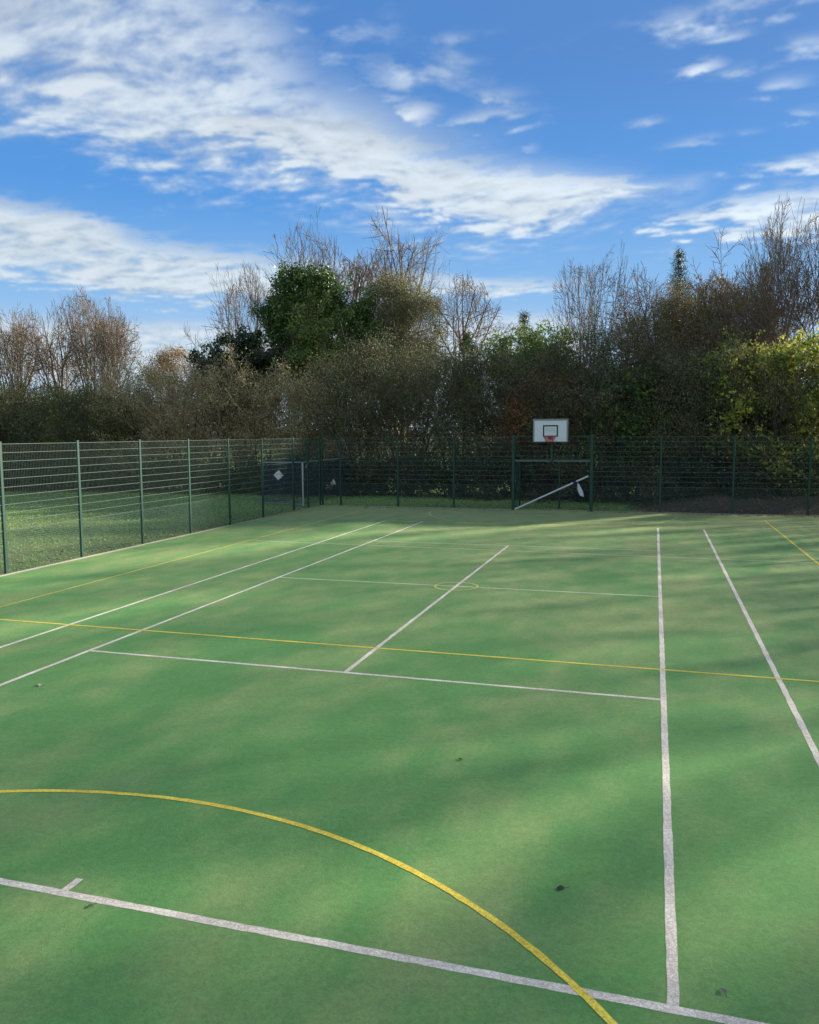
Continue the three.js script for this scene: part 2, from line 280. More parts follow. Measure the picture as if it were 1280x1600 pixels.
// basketball board fixed above it
{
  const b = thing('basketball_hoop', 'white basketball backboard with red rim above the far goal', 'basketball hoop', [-0.12, 0, BACK_Z + 0.1]);
  obj('mast', new RoundedBoxGeometry(0.09, 0.95, 0.09, 1, 0.01).translate(0.04, 2.52, 0.03), M.post, b);
  for (const s of [-1, 1]) { obj('bracket_arm', rod([0.04 + s * 0.04, 2.85, 0.05], [s * 0.35, 3.5, 0.2], 0.022), M.post, b); }
  obj('bracket_arm', box(0.06, 0.06, 0.16, 0.04, 2.9, 0.13), M.post, b);
  const bd = obj('backboard', new RoundedBoxGeometry(1.36, 0.92, 0.03, 1, 0.006).translate(0, 3.29, 0.235), M.board, b);
  const fr = [box(1.42, 0.07, 0.05, 0, 3.735, 0.235), box(1.42, 0.025, 0.05, 0, 2.845, 0.235), box(0.06, 0.815, 0.05, -0.68, 3.2785, 0.235), box(0.06, 0.815, 0.05, 0.68, 3.2785, 0.235)];
  obj('frame', fr, M.grey, bd);
  const tr = [box(0.61, 0.055, 0.004, 0, 3.49, 0.2535), box(0.055, 0.37, 0.004, -0.2775, 3.2775, 0.2535), box(0.055, 0.37, 0.004, 0.2775, 3.2775, 0.2535), box(0.61, 0.045, 0.004, 0, 3.07, 0.2535)];
  obj('target_rectangle', tr, M.black, bd);
  const wr = rng(3), marks = []; for (let row = 0; row < 2; row++) for (let i = 0, x = -0.19; x < 0.17; i++) { const w = 0.025 + wr() * 0.03; marks.push(box(w, 0.05 - row * 0.012, 0.003, x + w / 2, 3.37 - row * 0.08, 0.2515)); x += w + 0.014; }
  obj('faded_print', marks, mat(lin(0.42, 0.58, 0.52), 0.5), bd).userData.label = 'faded pale green print inside the target rectangle';
  const rim = [new THREE.TorusGeometry(0.225, 0.014, 8, 32).rotateX(Math.PI / 2).translate(0, 3.02, 0.53), box(0.2, 0.12, 0.012, 0, 3.0, 0.262), rod([-0.09, 3.0, 0.265], [-0.1, 3.015, 0.33], 0.012), rod([0.09, 3.0, 0.265], [0.1, 3.015, 0.33], 0.012), rod([0, 2.93, 0.265], [0, 3.0, 0.31], 0.014)];
  obj('rim', rim, M.red, b);
  const ng = []; for (let i = 0; i < 12; i++) { const a = (i / 12) * 2 * Math.PI, c = ((i + 0.5) / 12) * 2 * Math.PI, d = ((i + 1) / 12) * 2 * Math.PI, P = (t, r, y) => [Math.cos(t) * r, y, 0.53 + Math.sin(t) * r]; ng.push(rod(P(a, 0.22, 3.01), P(c, 0.17, 2.93), 0.006, 4), rod(P(d, 0.22, 3.01), P(c, 0.17, 2.93), 0.006, 4), rod(P(c, 0.17, 2.93), P(a, 0.13, 2.84), 0.006, 4), rod(P(c, 0.17, 2.93), P(d, 0.13, 2.84), 0.006, 4)); }
  obj('net', ng, M.red, b);
}
// a white pole left leaning across the goal mouth, with a cloth hanging in the goal
{
  const g = [rod([-1.58, 0.04, BACK_Z + 0.17], [1.40, 1.45, BACK_Z + 0.17], 0.034, 12)];
  const p = thing('leaning_pole', 'long white pole leaning diagonally across the far goal mouth', 'pole');
  obj('shaft', g, M.whiteMetal, p);
  obj('sleeve', [rod([0.80, 1.166, BACK_Z + 0.17], [0.93, 1.2275, BACK_Z + 0.17], 0.042, 12)], mat(lin(0.03, 0.03, 0.16), 0.6), p);
  const c = thing('hanging_cloth', 'small white cloth hanging below the leaning pole in the far goal', 'cloth', [0.97, 0, BACK_Z + 0.17]);
  const pos = [], idx = [], n = 10, r = rng(8);
  for (let j = 0; j <= n; j++) for (let i = 0; i <= 6; i++) { const t = j / n, wd = 0.03 + 0.17 * Math.sin(t * 2.4) ; pos.push(0.02 + t * 0.17 + (i / 6 - 0.5) * wd, 1.2 - t * 0.55 - (i / 6) * 0.04, Math.sin(i * 1.9 + t * 3) * 0.022); }
  for (let j = 0; j < n; j++) for (let i = 0; i < 6; i++) { const a = j * 7 + i; idx.push(a, a + 7, a + 1, a + 1, a + 7, a + 8); }
  const cg = new THREE.BufferGeometry(); cg.setAttribute('position', new THREE.Float32BufferAttribute(pos, 3)); cg.setIndex(idx); cg.computeVertexNormals();
  obj('cloth_sheet', cg, mat(lin(0.62, 0.62, 0.74), 0.85, { side: THREE.DoubleSide }), c);
}
// football goal standing in the field behind the left corner
{
  const g = thing('football_goal', 'white framed football goal with navy net on grass behind the left fence corner', 'football goal');
  const H = 1.96, n0 = [-11.05, 0, -16.7], n1 = [-11.5, 0, -24.4], r0 = [-13.4, 0, -17.4], r1 = [-13.7, 0, -24.7], up = (p, h) => [p[0], h, p[2]];
  obj('goal_post', rod(n0, up(n0, H), 0.036, 12), M.whiteMetal, g); obj('goal_post', rod(n1, up(n1, H), 0.03, 10), M.grey, g);
  obj('crossbar', rod(up(n0, H), up(n1, H), 0.032, 12), M.grey, g);
  obj('rear_post', rod(r0, up(r0, H - 0.04), 0.03, 8), M.grey, g); obj('rear_post', rod(r1, up(r1, H - 0.04), 0.03, 8), M.grey, g);
  obj('side_bar', rod(up(n0, H), up(r0, H - 0.04), 0.032, 8), M.grey, g); obj('side_bar', rod(up(n1, H), up(r1, H - 0.04), 0.03, 8), M.grey, g);
  obj('ground_bar', rod(up(n0, 0.06), up(r0, 0.06), 0.03, 8), M.grey, g); obj('ground_bar', rod(up(r0, 0.06), up(r1, 0.06), 0.03, 8), M.grey, g);
  const net = (A, B, name, sag) => {
    const q = [], L = Math.hypot(B[0] - A[0], B[2] - A[2]), n = Math.round(L / 0.1), at = (t, y) => { const s = Math.sin(Math.PI * t) * Math.sin(Math.PI * clamp(y / H)) * sag; return [lerp(A[0], B[0], t) - s, y, lerp(A[2], B[2], t)]; };
    for (let i = 0; i <= n; i++) for (let k = 0; k < 6; k++) q.push(rod(at(i / n, 0.03 + (k * H * 0.98) / 6), at(i / n, 0.03 + ((k + 1) * H * 0.98) / 6), 0.0055, 3));
    for (let y = 0.1; y < H; y += 0.1) for (let k = 0; k < 8; k++) q.push(rod(at(k / 8, y), at((k + 1) / 8, y), 0.0055, 3));
    obj(name, mergeGeometries(q), M.navyNet, g).userData.kind = 'stuff';
  };
  net(r0, r1, 'back_net', 0.12); net(n0, r0, 'side_net', 0.05); net(n1, r1, 'side_net', 0.05); net(n0, n1, 'front_net', 0.04);
  // white sheets tied to the net
  const sheet = (x, y, z, w, h, rot, yaw, label) => { const s = obj('paper_sheet', box(w, h, 0.006).rotateZ(rot).rotateY(yaw), mat(lin(0.74, 0.78, 0.78), 0.7)); s.position.set(x, y, z); tag(s, label, 'sheet'); };
  sheet(-12.4, 1.36, -17.04, 0.33, 0.33, 0.72, 0.28, 'white diamond shaped sheet hung on the near side of the football goal net');
  sheet(-11.5, 1.78, -18.2, 0.10, 0.26, -0.42, 0.9, 'small white strip near the top of the football goal');
  sheet(-11.32, 0.82, -21.0, 0.12, 0.26, 0.45, 0.9, 'small white strip low in the middle of the football goal net');
}
console.log('court and fences done');

// ------------------------------------------------------------------ trees and shrubs
// Where the sun comes through between the trees: bands of ground [x0, z0, x1, z1, half width] that no spray of leaves overhangs along the sun's ray.
const GAPS = [[1.9, 11.7, 3.6, 9.2, 0.22], [3.6, 9.2, 5.3, 7.0, 0.06], [4.4, 11.2, 6.0, 8.8, 0.18], [-0.3, 13.2, 1.0, 11.2, 0.1], [-7.4, 7.4, -4.2, 1.4, 0.34], [-10.2, 2.4, -8.5, -1.5, 0.34], [-8.9, -0.4, -5.0, -8.4, 0.5], [-6.2, -7.3, -2.4, -10.3, 0.22], [-3.5, -6.6, 4.5, -16.9, 0.34], [1.2, -8.8, 4.2, -12.2, 0.14]];
const toSun = new THREE.Vector2(SUN.x / SUN.y, SUN.z / SUN.y);
function opensSky(x, y, z, slack, fence = true) {
  const gx = x - toSun.x * y, gz = z - toSun.y * y;
  for (const [x0, z0, x1, z1, w] of GAPS) { const ex = x1 - x0, ez = z1 - z0, t = clamp(((gx - x0) * ex + (gz - z0) * ez) / (ex * ex + ez * ez)), dx = gx - x0 - ex * t, dz = gz - z0 - ez * t; if (dx * dx + dz * dz < (w + slack) * (w + slack)) return true; }
  { const dx = x - 9.6, dy = y - 4, dz = z + 22.6, t = dx * SUN.x + dy * SUN.y + dz * SUN.z; if (t > 2.6 && dx * dx + dy * dy + dz * dz - t * t < 13) return true; }   // sun on the yellow-green tree
  // the upper half of the near stretch of the left fence stands in the sun
  const fy = y - (x - FENCE_X) / toSun.x, fz = z - (toSun.y / toSun.x) * (x - FENCE_X);
  return fence && x > FENCE_X && fy > 1.0 + slack * 0.3 && fz > -6.5 && fz < 8;
}

// how much leaf and twig stands between the sun and each half-metre square of the court: keeps the belt of trees evenly open
const CELL = 0.6, SHX = -11, SHZ = -18, SHW = 40, SHH = 70, SHADE = new Float32Array(SHW * SHH);
const cellOf = (x, y, z) => { const i = Math.floor((x - toSun.x * y - SHX) / CELL), j = Math.floor((z - toSun.y * y - SHZ) / CELL); return i < 0 || j < 0 || i >= SHW || j >= SHH ? -1 : j * SHW + i; };
function countWood(g, ox, oz) {
  const p = g.attributes.position.array, a = g.index.array;
  for (let k = 0; k < a.length; k += 3) {
    const i = a[k] * 3, c = cellOf(p[i] + ox, p[i + 1], p[i + 2] + oz); if (c < 0) continue;
    const u = a[k + 1] * 3, v = a[k + 2] * 3, ax = p[u] - p[i], ay = p[u + 1] - p[i + 1], az = p[u + 2] - p[i + 2], bx = p[v] - p[i], by = p[v + 1] - p[i + 1], bz = p[v + 2] - p[i + 2];
    SHADE[c] += Math.hypot(ay * bz - az * by, az * bx - ax * bz, ax * by - ay * bx) / 8;
  }
}
const SHADE_MOST = 1.02, CELL_SUN = CELL * CELL * SUN.y;      // a square's area as the sun sees it
function thin(g, ox, oz, fence = true) {   // leaves the gaps between the crowns free of twigs too
  const p = g.attributes.position.array, a = g.index.array, out = [];
  for (let k = 0; k < a.length; k += 3) { const i = a[k] * 3; if (!opensSky(p[i] + ox, p[i + 1], p[i + 2] + oz, 0.1, fence)) out.push(a[k], a[k + 1], a[k + 2]); }
  g.setIndex(out); return g;
}
class Wood {
  constructor() { this.p = []; this.n = []; this.i = []; }
  tube(pts, rad, sides) {
    const P = this.p, N = this.n, base = P.length / 3, t = new THREE.Vector3(), u = new THREE.Vector3(), v = new THREE.Vector3(), ref = new THREE.Vector3();
    for (let k = 0; k < pts.length; k++) {
      t.subVectors(pts[Math.min(k + 1, pts.length - 1)], pts[Math.max(k - 1, 0)]).normalize();
      ref.set(Math.abs(t.y) > 0.9 ? 1 : 0, Math.abs(t.y) > 0.9 ? 0 : 1, 0); u.crossVectors(t, ref).normalize(); v.crossVectors(t, u);
      for (let s = 0; s < sides; s++) { const a = (s / sides) * 2 * Math.PI, c = Math.cos(a), d = Math.sin(a), nx = u.x * c + v.x * d, ny = u.y * c + v.y * d, nz = u.z * c + v.z * d; P.push(pts[k].x + nx * rad[k], pts[k].y + ny * rad[k], pts[k].z + nz * rad[k]); N.push(nx, ny, nz); }
      if (k) for (let s = 0; s < sides; s++) { const a = base + (k - 1) * sides + s, b = base + (k - 1) * sides + ((s + 1) % sides); this.i.push(a, b, a + sides, b, b + sides, a + sides); }
    }
  }
  geo() { const g = new THREE.BufferGeometry(); g.setAttribute('position', new THREE.Float32BufferAttribute(this.p, 3)); g.setAttribute('normal', new THREE.Float32BufferAttribute(this.n, 3)); g.setIndex(this.i); return g; }
}
/* Grows one woody plant at the origin. kids: children per branch at each level; ratio: child length over parent length; ang: spread in radians;
   up: how strongly shoots turn to the light. Returns trunk-and-limb wood, twig wood and the twig tips. */
function grow(o) {
  if (o.W && !o.fit) { const g = grow({ ...o, W: 0, fit: 1, raw: true }); return grow({ ...o, fit: [o.W / g.wide, o.H / g.tall] }); }
  const [fx, fy] = o.fit?.length ? o.fit : [0, 0], outside = (p) => { if (!fx) return false; const q = (p.x * p.x + p.z * p.z) * fx * fx / (o.W * o.W * 0.25); return p.y * fy > o.H * (1.04 - 0.26 * q) * (0.80 + 0.26 * vnoise(p.x * fx * 0.55 + o.seed, p.z * fx * 0.55)) || (q > 1.1 && p.y * fy > 0.2 * o.H); };
  const r = rng(o.seed), limbs = new Wood(), twigs = new Wood(), tips = [], last = o.kids.length, q = new THREE.Vector3();
  const go = (p, d, L, rad, lv) => {
    const n = lv === 0 ? 8 : lv === last ? 3 : 5 - Math.min(2, lv >> 1), pts = [p.clone()], rr = [rad], dirs = [d.clone()], end0 = 0; let cut = false; const end = lv === last ? 0.5 : 0.4;
    for (let k = 1; k <= n; k++) {
      const wig = (o.wig ?? 0.14) * (lv === 0 ? 0.45 : 1);
      d.x += (r() - 0.5) * 2 * wig; d.y += (r() - 0.5) * 2 * wig; d.z += (r() - 0.5) * 2 * wig; d.y += (o.up ?? 0.06) * (lv ? 1 : 0.4); d.normalize();
      const nxt = pts[k - 1].clone().addScaledVector(d, L / n);
      if (lv > 0 && outside(nxt)) { const back = nxt.clone().lerp(pts[k - 1], 0.35 + r() * 0.6); nxt.copy(back); if (k > 1) { pts.push(nxt); rr.push(Math.max(rad * 0.5, o.min ?? 0.006)); dirs.push(d.clone()); } else { pts.push(nxt); rr.push(o.min ?? 0.006); dirs.push(d.clone()); } cut = true; break; }
      pts.push(nxt); rr.push(Math.max(rad * lerp(1, end, k / n), o.min ?? 0.006)); dirs.push(d.clone());
    }
    (lv <= (o.limbLevels ?? 1) ? limbs : twigs).tube(pts, rr, lv === 0 ? 8 : lv === 1 ? 5 : 3);
    const m = pts.length - 1;
    if (lv >= last - 1) tips.push(pts[m]);
    if (lv >= last - (o.leafy ?? 0)) { tips.push(pts[m >> 1]); }
    if (lv < last && !(cut && lv > 1 && m < 2)) {
      const c = o.kids[lv] * (0.8 + r() * 0.4), cnt = Math.max(2, Math.round(c)), from = lv === 0 ? o.clear ?? 0.3 : 0.22; let phi = r() * 6.28;
      for (let k = 0; k < cnt; k++) {
        const t = k === cnt - 1 ? 1 : lerp(from, 1, (k + r() * 0.8) / cnt), f = Math.min(m - 1e-3, t * m), b = Math.floor(f), bp = pts[b].clone().lerp(pts[b + 1], f - b), dd = dirs[b + 1];
        phi += 2.4 + (r() - 0.5) * 0.9;
        const ref = Math.abs(dd.y) > 0.9 ? q.set(1, 0, 0) : q.set(0, 1, 0), u = new THREE.Vector3().crossVectors(dd, ref).normalize(), v = new THREE.Vector3().crossVectors(dd, u);
        const a = (o.ang ?? 0.75) * (k === cnt - 1 ? 0.25 : 0.65 + r() * 0.6) * (lv === 0 ? lerp(1.15, 0.7, t) : 1), nd = dd.clone().multiplyScalar(Math.cos(a)).addScaledVector(u, Math.sin(a) * Math.cos(phi)).addScaledVector(v, Math.sin(a) * Math.sin(phi)).normalize();
        const len = L * (o.ratio?.[lv] ?? 0.55) * lerp(1.1, 0.72, t) * (0.75 + r() * 0.5);
        go(bp, nd, len, Math.max(rr[b] * (0.5 + r() * 0.2), o.min ?? 0.006), lv + 1);
      }
    }
  };
  const st = o.stems ?? 1;
  for (let s = 0; s < st; s++) {
    const a = (s / st) * 6.283 + r() * 1.5, tilt = st > 1 ? (o.splay ?? 0.3) * (0.5 + r() * 0.8) : 0.04 + r() * 0.05;
    const d = new THREE.Vector3(Math.cos(a) * Math.sin(tilt) + (o.lean?.[0] ?? 0), Math.cos(tilt), Math.sin(a) * Math.sin(tilt) + (o.lean?.[1] ?? 0)).normalize();
    const off = st > 1 ? (o.foot ?? 0.3) : 0;
    go(new THREE.Vector3(Math.cos(a) * off * r(), -0.06, Math.sin(a) * off * r()), d, o.H * (o.stem ?? 0.72) * (0.9 + r() * 0.15), o.rad * (st > 1 ? 0.6 + r() * 0.4 : 1), 0);
  }
  const L = limbs.geo(), T = twigs.geo(); L.computeBoundingBox(); T.computeBoundingBox();
  const ys = tips.map((p) => p.y).sort((a, b) => a - b), rs = tips.map((p) => Math.hypot(p.x, p.z)).sort((a, b) => a - b), tall = ys[Math.floor(ys.length * (o.raw ? 0.9 : 0.985))], wide = 2 * rs[Math.floor(rs.length * 0.9)];
  if (o.raw) return { tall, wide };
  const sy = fy || o.H / tall, sx = fx || sy;
  L.scale(sx, sy, sx); T.scale(sx, sy, sx); for (const p of tips) p.set(p.x * sx, p.y * sy, p.z * sx);
  return { limbs: L, twigs: T, tips };
}
// sprays of leaves: a handful of folded leaf blades round a point
function spray(seed, n, R, len, wid, needle) {
  const r = rng(seed), pos = [];
  for (let k = 0; k < n; k++) {
    const c = new THREE.Vector3(r() - 0.5, r() - 0.5, r() - 0.5).normalize().multiplyScalar(R * Math.cbrt(r())), d = new THREE.Vector3(r() - 0.5, r() - 0.5 - (needle ? 0 : 0.15), r() - 0.5).normalize(), s = new THREE.Vector3(r() - 0.5, r() - 0.5, r() - 0.5).cross(d).normalize(), nn = new THREE.Vector3().crossVectors(d, s);
    const L = len * (0.6 + r() * 0.8), w = wid * (0.6 + r() * 0.7), a = c.clone(), b = c.clone().addScaledVector(d, L), m1 = c.clone().addScaledVector(d, L * 0.45).addScaledVector(s, w).addScaledVector(nn, w * 0.35), m2 = c.clone().addScaledVector(d, L * 0.45).addScaledVector(s, -w).addScaledVector(nn, w * 0.35);
    for (const q of [a, m1, b, a, b, m2]) pos.push(q.x, q.y, q.z);
  }
  const g = new THREE.BufferGeometry(); g.setAttribute('position', new THREE.Float32BufferAttribute(pos, 3)); g.computeVertexNormals(); return g;
}
const SPRAY = { broad: spray(1, 14, 0.34, 0.15, 0.05), small: spray(2, 24, 0.32, 0.068, 0.022), sparse: spray(3, 6, 0.34, 0.12, 0.042), ivy: spray(4, 18, 0.30, 0.14, 0.06), needle: spray(5, 26, 0.26, 0.22, 0.012, true) };
const leafMat = (rough = 0.7, tr = 0.35) => new THREE.MeshPhysicalMaterial({ color: 0xffffff, roughness: rough, transmission: tr, thickness: 0, side: THREE.DoubleSide });
const LEAF = leafMat(0.75, 0.22), THIN = leafMat(0.75, 0.5), GLOSSY = leafMat(0.4, 0.25);
const m4 = new THREE.Matrix4(), q4 = new THREE.Quaternion(), e4 = new THREE.Euler(), s4 = new THREE.Vector3(), v4 = new THREE.Vector3(), c4 = new THREE.Color();
function leaves(name, geo, m, pts, palette, seed, parent, size = 1, most = 0) {
  const r = rng(seed), keep = [], w = parent.position;
  const pa = geo.attributes.position.array; let area = 0;
  for (let k = 0; k < pa.length; k += 9) area += Math.hypot((pa[k + 4] - pa[k + 1]) * (pa[k + 8] - pa[k + 2]) - (pa[k + 5] - pa[k + 2]) * (pa[k + 7] - pa[k + 1]), (pa[k + 5] - pa[k + 2]) * (pa[k + 6] - pa[k]) - (pa[k + 3] - pa[k]) * (pa[k + 8] - pa[k + 2]), (pa[k + 3] - pa[k]) * (pa[k + 7] - pa[k + 1]) - (pa[k + 4] - pa[k + 1]) * (pa[k + 6] - pa[k])) / 2;
  area *= 0.5 * size * size;
  for (const p of pts) {
    if (opensSky(p.x + w.x, p.y + w.y, p.z + w.z, 0.22)) continue;
    const c = cellOf(p.x + w.x, p.y + w.y, p.z + w.z);
    if (c >= 0) { if (most && SHADE[c] > most * (0.8 + 1.1 * smooth(7.5, 12.5, SHZ + Math.floor(c / SHW) * CELL)) * CELL_SUN) continue; SHADE[c] += area; } else if (most && p.y + w.y > 3 && r() < 0.5) continue;
    keep.push(p);
  }
  const im = new THREE.InstancedMesh(geo, m, Math.max(1, keep.length));
  keep.forEach((p, i) => {
    const s = size * (0.7 + r() * 0.6); im.setMatrixAt(i, m4.compose(p, q4.setFromEuler(e4.set(r() * 6.28, r() * 6.28, r() * 6.28)), s4.set(s, s, s)));
    const f = r() * (palette.length - 1), a = palette[Math.floor(f)], b = palette[Math.ceil(f)], t = f % 1, k = 0.85 + r() * 0.7;
    im.setColorAt(i, c4.setRGB(lerp(a[0], b[0], t) * k, lerp(a[1], b[1], t) * k, lerp(a[2], b[2], t) * k));
  });
  if (!keep.length) im.setMatrixAt(0, m4.makeScale(0.001, 0.001, 0.001));
  im.name = name; im.castShadow = im.receiveShadow = true; im.userData.kind = 'stuff'; parent.add(im); return im;
}
// points of clumped foliage through an uneven body made of ellipsoids [x, y, z, rx, ry, rz]
function clumps(bodies, nClump, perClump, spread, seed, shell = 0.55) {
  const r = rng(seed), out = [], vol = bodies.map((b) => b[3] * b[4] * b[5]), all = vol.reduce((a, b) => a + b), g = () => r() + r() + r() - 1.5;
  for (let k = 0; k < nClump; k++) {
    let t = r() * all, i = 0; while (i < bodies.length - 1 && (t -= vol[i]) > 0) i++;
    const b = bodies[i], d = v4.set(r() - 0.5, r() - 0.5, r() - 0.5).normalize().clone().multiplyScalar(lerp(shell, 1.05, Math.sqrt(r())));
    const c = new THREE.Vector3(b[0] + d.x * b[3], b[1] + d.y * b[4], b[2] + d.z * b[5]), sp = spread * (0.6 + r() * 0.9);
    for (let j = 0; j < perClump; j++) { const p = new THREE.Vector3(c.x + g() * sp, c.y + g() * sp * 0.8, c.z + g() * sp); if (p.y > 0.05) out.push(p); }
  }
  return out;
}
const some = (pts, n, seed) => { const r = rng(seed), k = n / pts.length, out = []; for (const p of pts) if (r() < k) out.push(p); return out; };
const BARK = { tan: mat(lin(0.185, 0.145, 0.105), 0.9), grey: mat(lin(0.17, 0.135, 0.105), 0.9), dark: mat(lin(0.085, 0.066, 0.05), 0.95), straw: mat(lin(0.36, 0.28, 0.17), 0.9), red: mat(lin(0.16, 0.11, 0.08), 0.9) };
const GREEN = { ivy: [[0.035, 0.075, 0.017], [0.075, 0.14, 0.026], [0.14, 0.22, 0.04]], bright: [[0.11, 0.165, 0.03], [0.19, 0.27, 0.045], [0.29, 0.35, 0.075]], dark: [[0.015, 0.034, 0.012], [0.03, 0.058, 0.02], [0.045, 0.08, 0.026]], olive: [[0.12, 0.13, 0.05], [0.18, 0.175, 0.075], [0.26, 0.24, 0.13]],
  brown: [[0.20, 0.14, 0.065], [0.28, 0.20, 0.09], [0.22, 0.20, 0.065], [0.13, 0.13, 0.045]], moss: [[0.08, 0.10, 0.028], [0.14, 0.15, 0.04], [0.21, 0.20, 0.06]], yellow: [[0.12, 0.16, 0.03], [0.22, 0.29, 0.04], [0.40, 0.42, 0.06], [0.60, 0.54, 0.10], [0.24, 0.28, 0.045], [0.10, 0.12, 0.03]], russet: [[0.24, 0.10, 0.04], [0.34, 0.17, 0.06], [0.18, 0.10, 0.04]], gold: [[0.26, 0.17, 0.07], [0.36, 0.26, 0.12], [0.20, 0.145, 0.08]], hedge: [[0.06, 0.065, 0.022], [0.11, 0.10, 0.035], [0.16, 0.12, 0.055], [0.21, 0.17, 0.08]], fir: [[0.03, 0.07, 0.038], [0.05, 0.10, 0.05]] };

function woody(t, g, bark, twigBark = bark) { thin(g.twigs, t.position.x, t.position.z, false); countWood(g.limbs, t.position.x, t.position.z); countWood(g.twigs, t.position.x, t.position.z); const a = obj('trunk', g.limbs, bark, t); obj('branches', g.twigs, twigBark, t).userData.kind = 'stuff'; return a; }
// --- bare trees
const DOME = { kids: [7, 5, 5, 5], ratio: [1.05, 0.65, 0.6, 0.62], ang: 0.76, up: 0.03, clear: 0.6, stem: 0.36 }, FAN = { kids: [7, 5, 5, 5], ratio: [0.9, 0.62, 0.58, 0.6], ang: 0.64, up: 0.035, clear: 0.5, stem: 0.45 }, SPIRE = { kids: [13, 5, 5, 4], ratio: [0.58, 0.55, 0.55, 0.6], ang: 0.82, up: 0.04, clear: 0.42, stem: 0.75, stems: 1 };
const bare = [
  // name, label, x, z, options, bark
  ['bare_tree', 'leafless tan tree nearest the left edge of the picture', -39.2, -30, { ...DOME, seed: 101, H: 12.2, W: 7.5, rad: 0.2, stems: 3, splay: 0.4 }, 'tan'],
  ['bare_tree', 'leafless tree with dark leaning trunk at left, domed tan crown', -35.0, -30.5, { ...DOME, seed: 102, H: 12.8, W: 8, rad: 0.27, stems: 2, splay: 0.4, lean: [-0.1, 0] }, 'tan'],
  ['bare_tree', 'leafless tan tree in the middle of the left group', -32.2, -30, { ...DOME, seed: 103, H: 12.6, W: 6.5, rad: 0.24, stems: 3, splay: 0.32 }, 'tan'],
  ['bare_tree', 'leafless tree at the right end of the left group, forked low', -29.7, -29.5, { ...DOME, seed: 104, H: 12.2, W: 5, rad: 0.24, stems: 2, splay: 0.3 }, 'tan'],
  ['bare_tree', 'leafless pale tree left of the big ivy covered tree', -22.0, -32, { ...FAN, seed: 105, H: 14.4, W: 7.5, rad: 0.2, stems: 2, splay: 0.2 }, 'tan'],
  ['bare_tree', 'bare grey twigs rising behind the ivy covered tree', -16.2, -32, { ...FAN, seed: 106, H: 16.8, W: 9.5, rad: 0.28, stems: 3, splay: 0.26 }, 'grey'],
  ['bare_tree', 'tallest leafless tree in the centre, behind the pale olive tree', -11.1, -33.5, { ...SPIRE, seed: 107, H: 17.6, W: 7.5, rad: 0.27 }, 'grey'],
  ['bare_tree', 'slender leafless tree right of the pale olive tree, ivy at its foot', -6.9, -31, { ...SPIRE, seed: 108, H: 13.6, W: 6.5, rad: 0.18 }, 'grey'],
  ['bare_tree', 'leafless upright tree left of the brown tree, above the backboard', 0.5, -30, { ...FAN, seed: 109, H: 14.4, W: 6, rad: 0.17, stems: 2, splay: 0.22, kids: [7, 5, 5, 4] }, 'grey'],
  ['bare_tree', 'crooked leafless tree beside the brown twiggy tree', 2.5, -29, { ...DOME, seed: 110, H: 11.9, W: 5, rad: 0.2, stems: 2, splay: 0.35, wig: 0.22, kids: [6, 5, 5, 4] }, 'grey'],
  ['bare_tree', 'tall leafless tree with several stems at the right edge', 9.6, -26, { ...FAN, seed: 111, H: 13.6, W: 6.2, rad: 0.17, stems: 3, splay: 0.2, kids: [8, 5, 5, 5] }, 'grey'],
  ['bare_tree', 'tall leafless tree just beyond the right edge of the picture', 12.6, -27, { ...FAN, seed: 112, H: 13.8, W: 6, rad: 0.17, stems: 3, splay: 0.2, kids: [8, 5, 5, 5] }, 'grey'],
  ['bare_tree', 'twiggy leafless tree between the brown tree and the tall right tree', 6.9, -29, { ...FAN, seed: 113, H: 11.6, W: 5, rad: 0.14, stems: 3, splay: 0.25, clear: 0.25, kids: [8, 7, 6, 4] }, 'red'],
];
for (const [name, label, x, z, o, b] of bare) {
  const t = thing(name, label, 'tree', [x, 0, z], 0, 'leafless trees behind the court'), g = grow({ min: 0.0105, ...o });
  woody(t, g, b === 'tan' ? BARK.grey : BARK[b === 'red' ? 'dark' : b], BARK[b]);
  if (o.seed === 113) leaves('leaves', SPRAY.sparse, LEAF, some(g.tips, 900, 6), GREEN.brown, 66, t, 0.9);
  if (o.seed === 102) leaves('ivy', SPRAY.ivy, GLOSSY, clumps([[-0.6, 2.5, 0, 0.7, 2.6, 0.6]], 60, 7, 0.3, 3), GREEN.dark, 4, t);
  if (o.seed === 108) leaves('ivy', SPRAY.ivy, GLOSSY, clumps([[0, 6.8, 0, 0.35, 2.4, 0.35], [0, 5.5, 0, 0.9, 1.2, 0.8]], 80, 7, 0.22, 3), GREEN.ivy, 4, t, 0.8);
}
